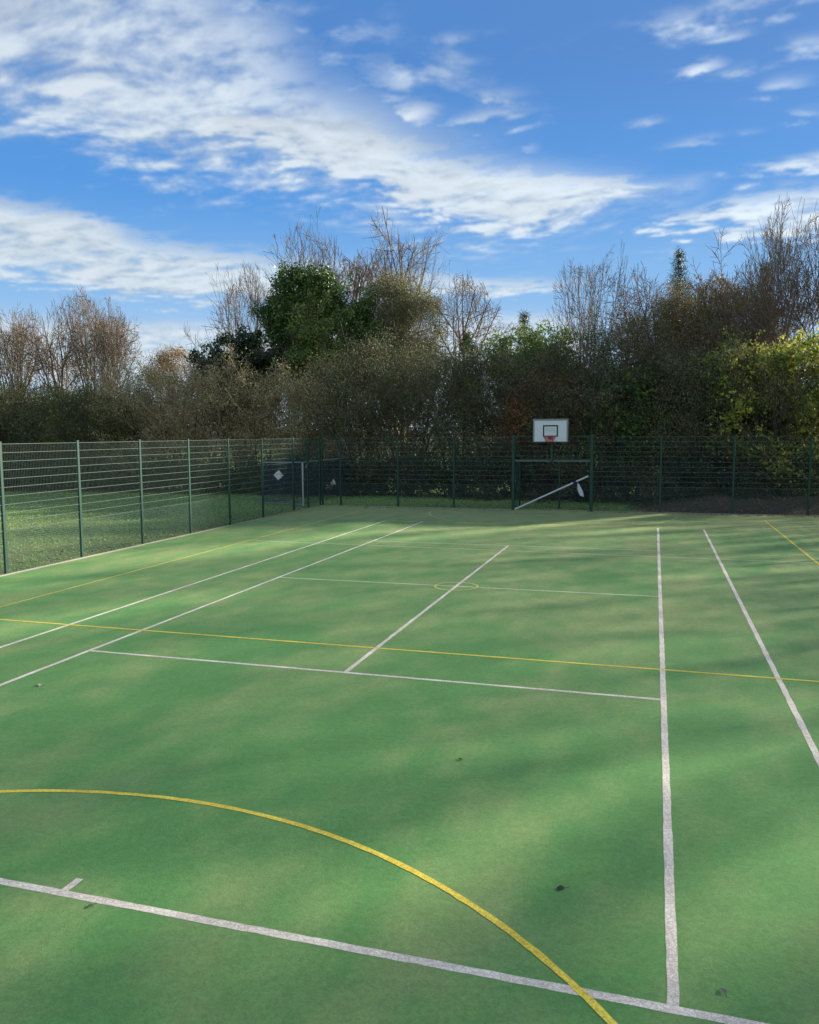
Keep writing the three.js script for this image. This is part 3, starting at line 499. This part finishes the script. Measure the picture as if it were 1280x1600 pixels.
// --- evergreen, ivy-clad and leafy trees
function leafyTree(name, label, x, z, o, bodies, spec, bark = BARK.dark, category = 'tree', group) {
  const t = thing(name, label, category, [x, 0, z], 0, group), g = grow({ min: 0.012, ...o }); woody(t, g, bark);
  for (const [part, sp, m, n, per, spread, pal, size, shell] of spec) leaves(part, SPRAY[sp], m, clumps(bodies, n, per, spread, o.seed + n, shell), GREEN[pal], o.seed + 5, t, size);
  return t;
}
{
  const t = leafyTree('ivy_covered_tree', 'big tree clothed in dark and yellow green ivy, right side tinted as sunlit, left of centre', -16.3, -29, { seed: 201, H: 12.3, rad: 0.34, stems: 1, kids: [8, 5, 4], ang: 0.7, clear: 0.3, stem: 0.85 },
    [[-1.9, 10.4, -0.4, 0.9, 1.2, 1.0], [-0.9, 11.7, -0.2, 0.9, 1.0, 0.9], [0.7, 12.0, 0, 1.0, 0.8, 0.9], [-1.5, 8.6, -0.4, 0.9, 1.3, 1.0], [1.5, 11.1, 0, 0.8, 0.9, 0.9], [-0.2, 10.2, 0, 1.2, 1.3, 1.1], [-2.3, 7.3, 0, 0.8, 0.7, 0.8]], [['dark_ivy', 'ivy', GLOSSY, 260, 8, 0.5, 'ivy', 0.95, 0.5]]);
  leaves('stray_ivy', SPRAY.ivy, GLOSSY, clumps([[-2.6, 9.4, 0, 0.6, 2.4, 0.8], [0, 12.6, 0, 1.9, 0.7, 0.9], [2.6, 8.6, 0.5, 0.6, 2.6, 0.8], [-0.4, 5.4, 0.5, 2.4, 0.8, 0.9]], 46, 6, 0.34, 2015, 0.2), GREEN.ivy, 2016, t, 0.85);
  leaves('sun_tinted_ivy', SPRAY.ivy, THIN, clumps([[0.7, 9.3, 0.9, 1.0, 1.3, 1.0], [1.9, 8.7, 0.7, 1.0, 1.2, 1.0], [1.8, 7.0, 0.9, 1.1, 1.2, 1.0], [0.4, 7.2, 1.0, 1.1, 1.3, 1.0], [1.0, 5.7, 0.8, 1.2, 1.1, 1.0], [1.3, 10.5, 0.4, 0.8, 0.8, 0.8]], 250, 9, 0.45, 2011, 0.55), [...GREEN.bright, GREEN.ivy[1], GREEN.moss[2]], 2012, t, 0.85);  // yellow-green ivy, with the sunlit look of the right side put into its colour
}
leafyTree('ivy_covered_tree', 'shorter ivy clad trunk between the big ivy tree and the pale olive tree', -13.1, -30, { seed: 202, H: 10, rad: 0.22, stems: 2, splay: 0.15, kids: [7, 5, 4], ang: 0.6, clear: 0.3 },
  [[-0.4, 9.2, 0, 0.9, 1.9, 0.9], [0.7, 9.8, 0, 0.7, 1.7, 0.8], [0, 7, 0, 1.2, 2, 1.1]], [['ivy', 'ivy', GLOSSY, 130, 9, 0.36, 'ivy', 0.95, 0.4]]);
leafyTree('holly_tree', 'dark evergreen tree below the pale bare tree, left of the ivy', -20.4, -28, { seed: 203, H: 8.6, rad: 0.2, stems: 2, splay: 0.2, kids: [8, 6, 4], ang: 0.75, clear: 0.25 },
  [[0, 8.2, 0, 1.6, 1.3, 1.5], [-1.6, 7.3, 0, 1.3, 1.0, 1.2], [1.6, 7.4, 0, 1.4, 1.0, 1.2], [0, 5.5, 0, 2.4, 2.0, 1.8]], [['leaves', 'ivy', GLOSSY, 260, 8, 0.4, 'dark', 0.95, 0.4]]);
leafyTree('olive_tree', 'pale olive grey rounded tree under the tallest bare tree', -10.9, -31.2, { seed: 204, H: 11.4, rad: 0.2, stems: 3, splay: 0.2, kids: [6, 5, 4], ang: 0.6, up: 0.05, clear: 0.25 },
  [[-0.5, 11.0, 0, 1.3, 1.9, 1.3], [0.8, 9.6, 0, 1.6, 2.5, 1.5], [-0.9, 8.4, 0, 1.4, 2.4, 1.4], [0.2, 6.8, 0, 2.2, 1.8, 1.7]], [['leaves', 'small', LEAF, 640, 9, 0.45, 'olive', 1.1, 0.45]], BARK.straw);
leafyTree('autumn_tree', 'small tree with orange autumn leaves right of the left bare group', -28.6, -33.5, { seed: 205, H: 9.4, rad: 0.16, stems: 2, splay: 0.2, kids: [7, 6, 4], ang: 0.6, clear: 0.3 },
  [[0.3, 8.3, 0, 0.9, 0.9, 0.9], [-0.7, 7.6, 0, 1.2, 1.2, 1.0]], [['leaves', 'small', LEAF, 80, 8, 0.4, 'gold', 1.1, 0.3]], BARK.grey);
leafyTree('leafy_shrub', 'sunlit bright green bush above the hedge left of the backboard', -2.7, -27.5, { seed: 206, H: 7.6, rad: 0.14, stems: 4, splay: 0.4, kids: [6, 6, 4], ang: 0.7, clear: 0.2 },
  [[-0.6, 7.5, 0, 1.6, 1.3, 1.4], [1.0, 7.7, 0, 1.4, 1.2, 1.3], [0.2, 6.2, 0, 2.2, 1.6, 1.6]], [['leaves', 'broad', THIN, 170, 9, 0.42, 'bright', 0.9, 0.4]], BARK.dark, 'bush');
leafyTree('brown_tree', 'dense brown twiggy tree with last leaves, right of the bare pair', 4.9, -27.5, { seed: 207, H: 11.2, rad: 0.22, stems: 5, splay: 0.3, kids: [7, 6, 5, 4], ang: 0.75, up: 0.03, clear: 0.15 },
  [[0, 9.0, 0, 1.5, 2.2, 1.5], [-0.9, 7.0, 0, 2.0, 2.4, 1.7], [1.1, 6.6, 0, 2.0, 2.6, 1.7], [0, 4.2, 0.2, 3.0, 2.8, 2.0]], [['leaves', 'small', LEAF, 520, 9, 0.5, 'brown', 1.05, 0.3]], BARK.red);
leafyTree('brown_tree', 'dense brown twiggy tree under the right conifer', 7.9, -27, { seed: 208, H: 10.6, rad: 0.2, stems: 5, splay: 0.28, kids: [7, 6, 5, 4], ang: 0.75, up: 0.03, clear: 0.15 },
  [[0, 8.3, 0, 1.5, 2.2, 1.5], [0.3, 6.0, 0, 2.2, 2.6, 1.8], [0, 3.6, 0.2, 2.6, 2.4, 2.0]], [['leaves', 'small', LEAF, 420, 9, 0.5, 'brown', 1.05, 0.3]], BARK.red);
leafyTree('yellow_green_tree', 'yellow green leafy tree at the right edge behind the fence', 9.4, -22.6, { seed: 209, H: 6.4, rad: 0.15, stems: 5, splay: 0.4, kids: [7, 6, 5], ang: 0.7, up: 0.06, clear: 0.15 },
  [[-1.4, 5.5, 0, 1.7, 1.6, 1.3], [1.2, 5.8, 0, 1.8, 1.5, 1.4], [2.8, 5.2, 0, 1.6, 1.7, 1.3], [-0.6, 3.6, 0.3, 2.6, 1.7, 1.6], [2.2, 3.2, 0.3, 2.0, 1.7, 1.5], [0.8, 1.9, 0.5, 2.8, 1.2, 1.4]], [['leaves', 'broad', THIN, 520, 8, 0.55, 'yellow', 1, 0.6]], BARK.dark);
leafyTree('autumn_shrub', 'russet leaved shrub in the hedge just left of the backboard', -1.3, -23.9, { seed: 210, H: 5.6, rad: 0.08, stems: 5, splay: 0.4, kids: [6, 5, 4], ang: 0.7, clear: 0.15 },
  [[0, 5.0, 0, 1.3, 0.9, 0.9], [-0.9, 3.9, 0.2, 1.3, 1.1, 0.9], [1.1, 3.8, 0.1, 1.2, 1.1, 0.9]], [['leaves', 'small', LEAF, 150, 8, 0.45, 'russet', 1.1, 0.4]], BARK.dark, 'shrub');
leafyTree('leafy_shrub', 'dark green leafy shrub in the hedge behind the far goal', 2.9, -23.6, { seed: 211, H: 5.4, rad: 0.08, stems: 5, splay: 0.4, kids: [6, 5, 4], ang: 0.7, clear: 0.15 },
  [[0, 4.8, 0, 1.5, 1.2, 1.0], [-0.8, 3.2, 0.2, 1.6, 1.4, 1.0], [1.0, 3.0, 0.1, 1.6, 1.5, 1.0]], [['leaves', 'broad', LEAF, 190, 8, 0.45, 'ivy', 0.8, 0.4]], BARK.dark, 'shrub');
leafyTree('leafy_shrub', 'olive green leafy shrub under the right brown tree', 5.9, -23.2, { seed: 212, H: 6.2, rad: 0.08, stems: 5, splay: 0.4, kids: [6, 5, 4], ang: 0.7, clear: 0.15 },
  [[0, 5.4, 0, 1.4, 1.3, 1.0], [-0.8, 3.7, 0.2, 1.6, 1.5, 1.0], [0.9, 3.4, 0.1, 1.6, 1.6, 1.0]], [['leaves', 'small', LEAF, 230, 8, 0.45, 'olive', 1.1, 0.4]], BARK.dark, 'shrub');
leafyTree('leafy_shrub', 'yellow olive leafy shrub in the hedge at the left end of the field', -37.5, -23.6, { seed: 213, H: 5.6, rad: 0.08, stems: 5, splay: 0.4, kids: [6, 5, 4], ang: 0.7, clear: 0.15 },
  [[0, 5.0, 0, 1.6, 1.2, 1.0], [-1.2, 3.4, 0.2, 1.8, 1.5, 1.0], [1.2, 3.2, 0.1, 1.8, 1.5, 1.0]], [['leaves', 'small', LEAF, 230, 8, 0.45, 'moss', 1.1, 0.4]], BARK.dark, 'shrub');
leafyTree('leafy_shrub', 'green leafy shrub below the gap right of the left bare trees', -27.6, -23.8, { seed: 214, H: 5.4, rad: 0.08, stems: 5, splay: 0.4, kids: [6, 5, 4], ang: 0.7, clear: 0.15 },
  [[0, 4.8, 0, 1.7, 1.2, 1.0], [-1.2, 3.3, 0.2, 1.8, 1.5, 1.0], [1.2, 3.1, 0.1, 1.8, 1.5, 1.0]], [['leaves', 'small', LEAF, 230, 8, 0.45, 'moss', 1.1, 0.4]], BARK.dark, 'shrub');
// conifers: whorls of drooping boughs
function conifer(label, x, z, H, R, seed, low = 0.2) {
  const t = thing('conifer_tree', label, 'tree', [x, 0, z], 0, 'conifers behind the hedge'), w = new Wood(), b = new Wood(), r = rng(seed), pts = [];
  w.tube([0, 0.25, 0.5, 0.75, 1].map((f) => new THREE.Vector3((r() - 0.5) * 0.1, f * H - (f ? 0 : 0.06), 0)), [0.2, 0.15, 0.1, 0.05, 0.015], 8);
  for (let y = H * low; y < H * 0.985; y += 0.26 + r() * 0.12) {
    const f = (y / H - low) / (1 - low), L = R * (1 - f) * (0.75 + r() * 0.45) + 0.12;
    for (let k = 0; k < 6; k++) { const a = k * 1.05 + y * 3 + r() * 0.5, l = L * (0.6 + r() * 0.55), p = [0, 0.4, 0.75, 1].map((u) => new THREE.Vector3(Math.cos(a) * l * u, y - l * 0.28 * u + l * 0.16 * u * u, Math.sin(a) * l * u)); b.tube(p, [0.025, 0.018, 0.012, 0.006], 3); const n = Math.max(2, Math.round(l / 0.17)); for (let j = 1; j <= n; j++) { const u = j / n, i = Math.min(2, Math.floor(u * 3)); pts.push(p[i].clone().lerp(p[i + 1], u * 3 - i > 1 ? 1 : u * 3 - i)); } }
    pts.push(new THREE.Vector3(0, y, 0));
  }
  pts.push(new THREE.Vector3(0, H, 0));
  obj('trunk', w.geo(), BARK.dark, t); obj('branches', b.geo(), BARK.dark, t).userData.kind = 'stuff';
  leaves('needles', SPRAY.needle, GLOSSY, pts, GREEN.fir, seed + 1, t, 0.95); return t;
}
conifer('small dark conifer tip above the green bush in the centre', -3.9, -34, 10.6, 1.4, 301);
conifer('dark conifer spire rising out of the brown tree on the right', 5.0, -31, 13.1, 2.2, 302);
conifer('dark conifer between the brown trees and the tall right tree', 9.3, -30, 11.9, 2.0, 303);
console.log('trees done');

// --- hedges: many stems in a row, one hedge a thing
function hedge(label, path, o, pal, bark, perMetre, seed, spr = 'small', leafN = 900, size = 1, fill = 22) {
  const r = rng(seed), [ax, az] = path[0], t = thing('hedge', label, 'hedge', [ax, 0, az], 0, 'hedges behind the fences'), limbs = [], twigs = [], tips = [];
  const body = [], gs = () => r() + r() + r() - 1.5;
  const variants = [0, 1, 2].map((k) => grow({ ...o, seed: seed * 10 + k }));
  for (let i = 0; i < path.length - 1; i++) {
    const [x0, z0, h0, d0] = path[i], [x1, z1, h1, d1] = path[i + 1], n = Math.max(1, Math.round(Math.hypot(x1 - x0, z1 - z0) * perMetre)), nc = Math.round(Math.hypot(x1 - x0, z1 - z0) * fill);
    for (let k = 0; k < nc; k++) {   // clumps of leaves through the whole thickness under an uneven top
      const f = r(), x = lerp(x0, x1, f), top = lerp(h0, h1, f) * (0.72 + 0.42 * fbm(x * 0.45 + seed, 3.3, 3)), cy = top * Math.pow(r(), 0.75), cz = lerp(z0, z1, f) + (r() - 0.5) * lerp(d0, d1, f) * 1.1, sp = 0.3 + r() * 0.5;
      for (let j = 0; j < 9; j++) { const p = new THREE.Vector3(x - ax + gs() * sp, cy + gs() * sp * 0.8, cz - az + gs() * sp); if (p.y > 0.05) body.push(p); }
    }
    for (let k = 0; k < n; k++) {
      const f = (k + r()) / n, h = lerp(h0, h1, f) * (0.85 + r() * 0.25), v = variants[Math.floor(r() * 3)], s = h / o.H, dep = (r() - 0.5) * lerp(d0, d1, f);
      m4.compose(new THREE.Vector3(lerp(x0, x1, f) - ax, 0, lerp(z0, z1, f) - az + dep), q4.setFromEuler(e4.set(0, r() * 6.28, 0)), s4.set(s * (0.9 + r() * 0.3), s, s * (0.9 + r() * 0.3)));
      limbs.push(v.limbs.clone().applyMatrix4(m4)); twigs.push(v.twigs.clone().applyMatrix4(m4));
      for (const p of v.tips) { const q = p.clone().applyMatrix4(m4); if (q.y > 0.1) tips.push(q); }
    }
  }
  for (const [n, g, m] of [['stems', mergeGeometries(limbs), BARK.dark], ['twigs', thin(mergeGeometries(twigs), ax, az), bark]]) { countWood(g, ax, az); obj(n, g, m, t).userData.kind = 'stuff'; }
  leaves('leaves', SPRAY[spr], LEAF, some(tips, leafN, seed + 2).concat(body), pal, seed + 3, t, size);
  return t;
}
const shrub = { H: 6, rad: 0.07, stems: 4, splay: 0.42, kids: [6, 5, 4], ratio: [0.55, 0.55, 0.55], ang: 0.8, up: 0.02, clear: 0.08, min: 0.009, stem: 0.78, foot: 0.6, limbLevels: 0, leafy: 1 };
const BRUSH = [[0.12, 0.10, 0.042], [0.075, 0.11, 0.04], [0.18, 0.135, 0.06], [0.15, 0.15, 0.05], [0.09, 0.11, 0.038], [0.05, 0.085, 0.03], [0.17, 0.135, 0.07]];
hedge('dark olive undergrowth beneath the left bare trees', [[-47, -25.5, 7.0, 4], [-38, -25.5, 6.4, 4], [-32, -26, 6.0, 4], [-26, -26, 6.4, 4]], shrub, [[0.06, 0.085, 0.024], [0.11, 0.13, 0.035], [0.17, 0.18, 0.05], [0.09, 0.075, 0.04]], BARK.dark, 0.8, 401, 'small', 4000, 1.2, 62);
hedge('straw brown hedge below the ivy covered tree', [[-26, -26, 7.6, 2.6], [-21, -26, 8.0, 2.6], [-18.4, -26, 6.7, 2.6], [-15, -26.3, 6.3, 2.8], [-13, -26.5, 7.5, 3]], { ...shrub, up: 0.04 }, [[0.24, 0.22, 0.08], [0.34, 0.28, 0.12], [0.46, 0.36, 0.19], [0.14, 0.15, 0.05]], BARK.straw, 0.9, 402, 'small', 4500, 1.15, 30);
hedge('dark brown thorn hedge behind the far fence in the centre', [[-13.4, -26.5, 8.0, 5], [-7, -26.5, 8.2, 5], [-2, -26.5, 7.8, 5], [2.4, -26, 8.2, 5]], { ...shrub, up: 0.04 }, BRUSH, BARK.dark, 0.6, 403, 'small', 5000, 1.15, 50);
hedge('dark hedge behind the far goal and the right part of the fence', [[2, -25, 6.8, 4], [6, -24.6, 7.2, 4], [8.2, -25, 6.8, 3], [12.6, -25.4, 3.4, 2]], shrub, BRUSH.concat(GREEN.hedge), BARK.dark, 0.6, 404, 'small', 4500, 1.15, 46);
hedge('low green brambles along the foot of the hedges', [[-46, -22.8, 1.7, 2], [-20, -23.4, 1.7, 2], [-9, -23.6, 2.0, 2], [-2, -23.4, 2.1, 2], [4, -22, 2.0, 2], [9, -21.6, 1.8, 2]], { ...shrub, H: 2, rad: 0.03, splay: 0.7 }, GREEN.dark.concat([[0.03, 0.07, 0.03]]), BARK.dark, 1.2, 405, 'broad', 6500, 0.7, 9);
console.log('hedges done');

// --- the belt of trees to the right of the court, out of the picture, whose shade lies over it
{
  const r = rng(900), o = { rad: 0.13, stems: 3, splay: 0.3, kids: [7, 5, 5, 3], ratio: [0.55, 0.5, 0.5, 0.5], ang: 0.7, up: 0.03, clear: 0.12, min: 0.010 };
  const kinds = [grow({ ...o, seed: 910, H: 12 }), grow({ ...o, seed: 911, H: 12 })];
  const spots = [[25.5, -36, 18.5], [25, -31, 18.5], [25.5, -26, 18], [25, -21, 17.5], [25.5, -16, 17], [25, -11, 16], [25.5, -6, 15], [25, -1, 14], [25.5, 4, 13], [25, 9, 12.5]];
  const ORD = ['first', 'second', 'third', 'fourth', 'fifth', 'sixth', 'seventh', 'eighth', 'ninth', 'tenth'];
  const made = spots.map(([x, z, H], i) => {
    const t = thing('shade_tree', ORD[i] + ' half bare tree of the row beyond the right fence, counted from the hedge', 'tree', [x, 0, z], 0, 'trees beyond the right fence'), g = kinds[i % 2], s = H / 12;
    const mm = new THREE.Matrix4().compose(new THREE.Vector3(), new THREE.Quaternion().setFromEuler(new THREE.Euler(0, r() * 6.28, 0)), new THREE.Vector3(s, s, s));
    const tr = g.limbs.clone().applyMatrix4(mm), br = thin(g.twigs.clone().applyMatrix4(mm), x, z); countWood(tr, x, z); countWood(br, x, z);
    obj('trunk', tr, BARK.grey, t); obj('branches', br, BARK.grey, t).userData.kind = 'stuff';
    return [t, H, i];
  });
  for (const [t, H, i] of made) {
    const bodies = [[0, H * 0.76, 0, 2.6, H * 0.22, 2.6], [-0.8, H * 0.48, 0.6, 2.9, H * 0.28, 2.9], [0.8, H * 0.22, -0.6, 2.9, H * 0.2, 2.9]];
    leaves('leaves', SPRAY.broad, LEAF, clumps(bodies, 600, 5, 1.3, 920 + i, 0.05), GREEN.brown.concat(GREEN.olive), 940 + i, t, 0.8, SHADE_MOST);
  }
  const hist = []; for (let j = 0; j < SHH; j += 7) { let q = 0, n = 0; for (let k = 0; k < 7 && j + k < SHH; k++) for (let i = 2; i < 36; i++) { q += Math.exp(-SHADE[(j + k) * SHW + i] / CELL_SUN); n++; } hist.push((q / n).toFixed(2)); } console.log('sun let through, far to near', hist.join(' '));
}

// ------------------------------------------------------------------ earth bank, litter, grass
{
  const nx = 70, nz = 22, pos = [], idx = [], col = [], hAt = (x, z) => { const a = smooth(2.5, 6.5, x), b = smooth(-17.7, -20.6, z) * (1 - smooth(-23.5, -26, z)); return -0.06 + a * b * (0.5 + 0.5 * (fbm(x * 0.6, z * 0.6, 3) - 0.5)) + (fbm(x * 2.2, z * 2.2, 3) - 0.5) * 0.16 * a * b; };
  for (let j = 0; j <= nz; j++) for (let i = 0; i <= nx; i++) { const x = lerp(2, 26, i / nx), z = lerp(-17.6, -26.5, j / nz); pos.push(x, hAt(x, z), z); const n = fbm(x * 1.5, z * 1.5, 3), g = 0.7 + 0.6 * n; col.push(0.062 * g, 0.046 * g, 0.033 * g); }
  for (let j = 0; j < nz; j++) for (let i = 0; i < nx; i++) { const a = j * (nx + 1) + i, b = a + nx + 1; idx.push(a, a + 1, b, a + 1, b + 1, b); }
  const g = new THREE.BufferGeometry(); g.setAttribute('position', new THREE.Float32BufferAttribute(pos, 3)); g.setAttribute('color', new THREE.Float32BufferAttribute(col, 3)); g.setIndex(idx); g.computeVertexNormals();
  obj('earth_bank', g, mat(0xffffff, 1, { vertexColors: true })).userData = { kind: 'structure', label: 'low bank of bare earth behind the right part of the far fence' };
  // fallen leaves
  const r = rng(61), leaf = spray(62, 1, 0, 0.11, 0.035), spots = [];
  for (let k = 0; k < 6500; k++) { const x = 3 + r() * 12, z = -17.5 - r() * r() * 5; spots.push([x, hAt(x, z) + 0.02, z]); }
  for (let k = 0; k < 300; k++) spots.push([2.2 + r() * 10, 0.02, BACK_Z + 0.12 + r() * r() * 0.5]);
  for (let k = 0; k < 90; k++) spots.push([-9 + r() * 12, 0.02, BACK_Z + 0.12 + r() * r() * 0.3]);
  for (let k = 0; k < 500; k++) spots.push([-10.6 - r() * r() * 4, 0.0, -17 + r() * 20]);
  const im = new THREE.InstancedMesh(leaf, LEAF, spots.length);
  spots.forEach((p, i) => { im.setMatrixAt(i, m4.compose(v4.set(...p), q4.setFromEuler(e4.set((r() - 0.5) * 0.8, r() * 6.28, (r() - 0.5) * 0.8)), s4.setScalar(0.6 + r() * 0.6))); const k = 0.5 + r(); im.setColorAt(i, c4.setRGB(0.24 * k, 0.15 * k, 0.07 * k)); });
  im.name = 'fallen_leaf_litter'; im.userData = { kind: 'stuff', label: 'brown fallen leaves along the fences and on the earth bank' }; im.castShadow = im.receiveShadow = true; scene.add(im);
}
{
  const r = rng(71), pos = [];   // a tuft of short mown grass
  for (let k = 0; k < 9; k++) { const a = r() * 6.28, d = r() * 0.07, x = Math.cos(a) * d, z = Math.sin(a) * d, h = 0.035 + r() * 0.045, b = r() * 6.28, w = 0.006, lx = (r() - 0.5) * 0.05, lz = (r() - 0.5) * 0.05; pos.push(x - Math.cos(b) * w, 0, z - Math.sin(b) * w, x + Math.cos(b) * w, 0, z + Math.sin(b) * w, x + lx, h, z + lz); }
  const g = new THREE.BufferGeometry(); g.setAttribute('position', new THREE.Float32BufferAttribute(pos, 3)); g.computeVertexNormals();
  const N = 52000, im = new THREE.InstancedMesh(g, mat(0xffffff, 0.8, { side: THREE.DoubleSide }), N);
  for (let i = 0; i < N; i++) {
    let x, z; if (i < 40000) { x = -10.6 - 22 * Math.pow(r(), 1.25); z = -23.5 + r() * 27; } else { x = -10.5 + r() * 14; z = -17.4 - r() * 6.5; }
    const y = -0.035 + (fbm(x * 0.35 + 50, z * 0.35 + 50, 3) - 0.5) * 0.05, s = 0.42 + r() * 0.35 + (r() < 0.015 ? 0.6 : 0), n = fbm(x * 0.22 + 9, z * 0.22 + 4, 4), k = (0.75 + r() * 0.35) * (0.75 + n * 0.5);
    im.setMatrixAt(i, m4.compose(v4.set(x, y, z), q4.setFromEuler(e4.set(0, r() * 6.28, 0)), s4.set(s, s, s)));
    im.setColorAt(i, c4.setRGB(0.36 * k, 0.54 * k, 0.16 * k));
  }
  im.name = 'grass_tufts'; im.userData = { kind: 'stuff', label: 'short mown grass on the field behind the fences' }; im.receiveShadow = im.castShadow = true; scene.add(im);
}
// single leaves and scraps lying on the court
{
  const mk = (name, label, x, z, s, c, seed) => {
    const g = thing(name, label, 'leaf', [x, 0.005, z], seed, 'scraps lying on the court'), r = rng(seed), pos = [], idx = [], n = 6;
    for (let j = 0; j <= n; j++) for (let i = -1; i <= 1; i++) { const t = j / n, w = Math.sin(Math.PI * Math.min(1, t * 1.08)) * 0.32 * s * (1 + 0.25 * Math.sin(j * 2.1)); pos.push((t - 0.5) * s, Math.abs(i) * w * 0.3 + Math.sin(t * Math.PI) * 0.05 * s + 0.001, i * w); }
    for (let j = 0; j < n; j++) for (let i = 0; i < 2; i++) { const a = j * 3 + i; idx.push(a, a + 1, a + 3, a + 1, a + 4, a + 3); }
    const b = new THREE.BufferGeometry(); b.setAttribute('position', new THREE.Float32BufferAttribute(pos, 3)); b.setIndex(idx); b.computeVertexNormals();
    obj('blade', b, mat(c, 0.8, { side: THREE.DoubleSide }), g); obj('stalk', rod([s * 0.48, 0.002, 0], [s * 0.8, 0.003 + r() * 0.003, s * 0.1], 0.0016, 4), BARK.dark, g);
  };
  mk('fallen_leaf', 'pale curled leaf on the court below the left service corner', -3.59, 8.0, 0.12, lin(0.42, 0.36, 0.22), 2.1);
  mk('fallen_leaf', 'dark curled leaf between the yellow arc and the right sideline', 3.38, 10.85, 0.075, lin(0.02, 0.035, 0.015), 0.6);
  mk('fallen_leaf', 'small grey leaf at the bottom right beyond the sideline', 4.39, 11.66, 0.06, lin(0.12, 0.14, 0.1), 5.2);
  mk('fallen_leaf', 'tiny dark leaf in the middle of the near court', 2.17, 8.84, 0.06, lin(0.03, 0.03, 0.02), 3.3);
  mk('fallen_leaf', 'small green leaf just below the near baseline at left', 0.31, 11.97, 0.055, lin(0.06, 0.12, 0.05), 1.2);
  mk('fallen_leaf', 'dark scrap lying at the far end of the court near the fence', -7.97, -16.44, 0.2, lin(0.01, 0.012, 0.015), 4.4);
}
renderer.render(scene, camera);
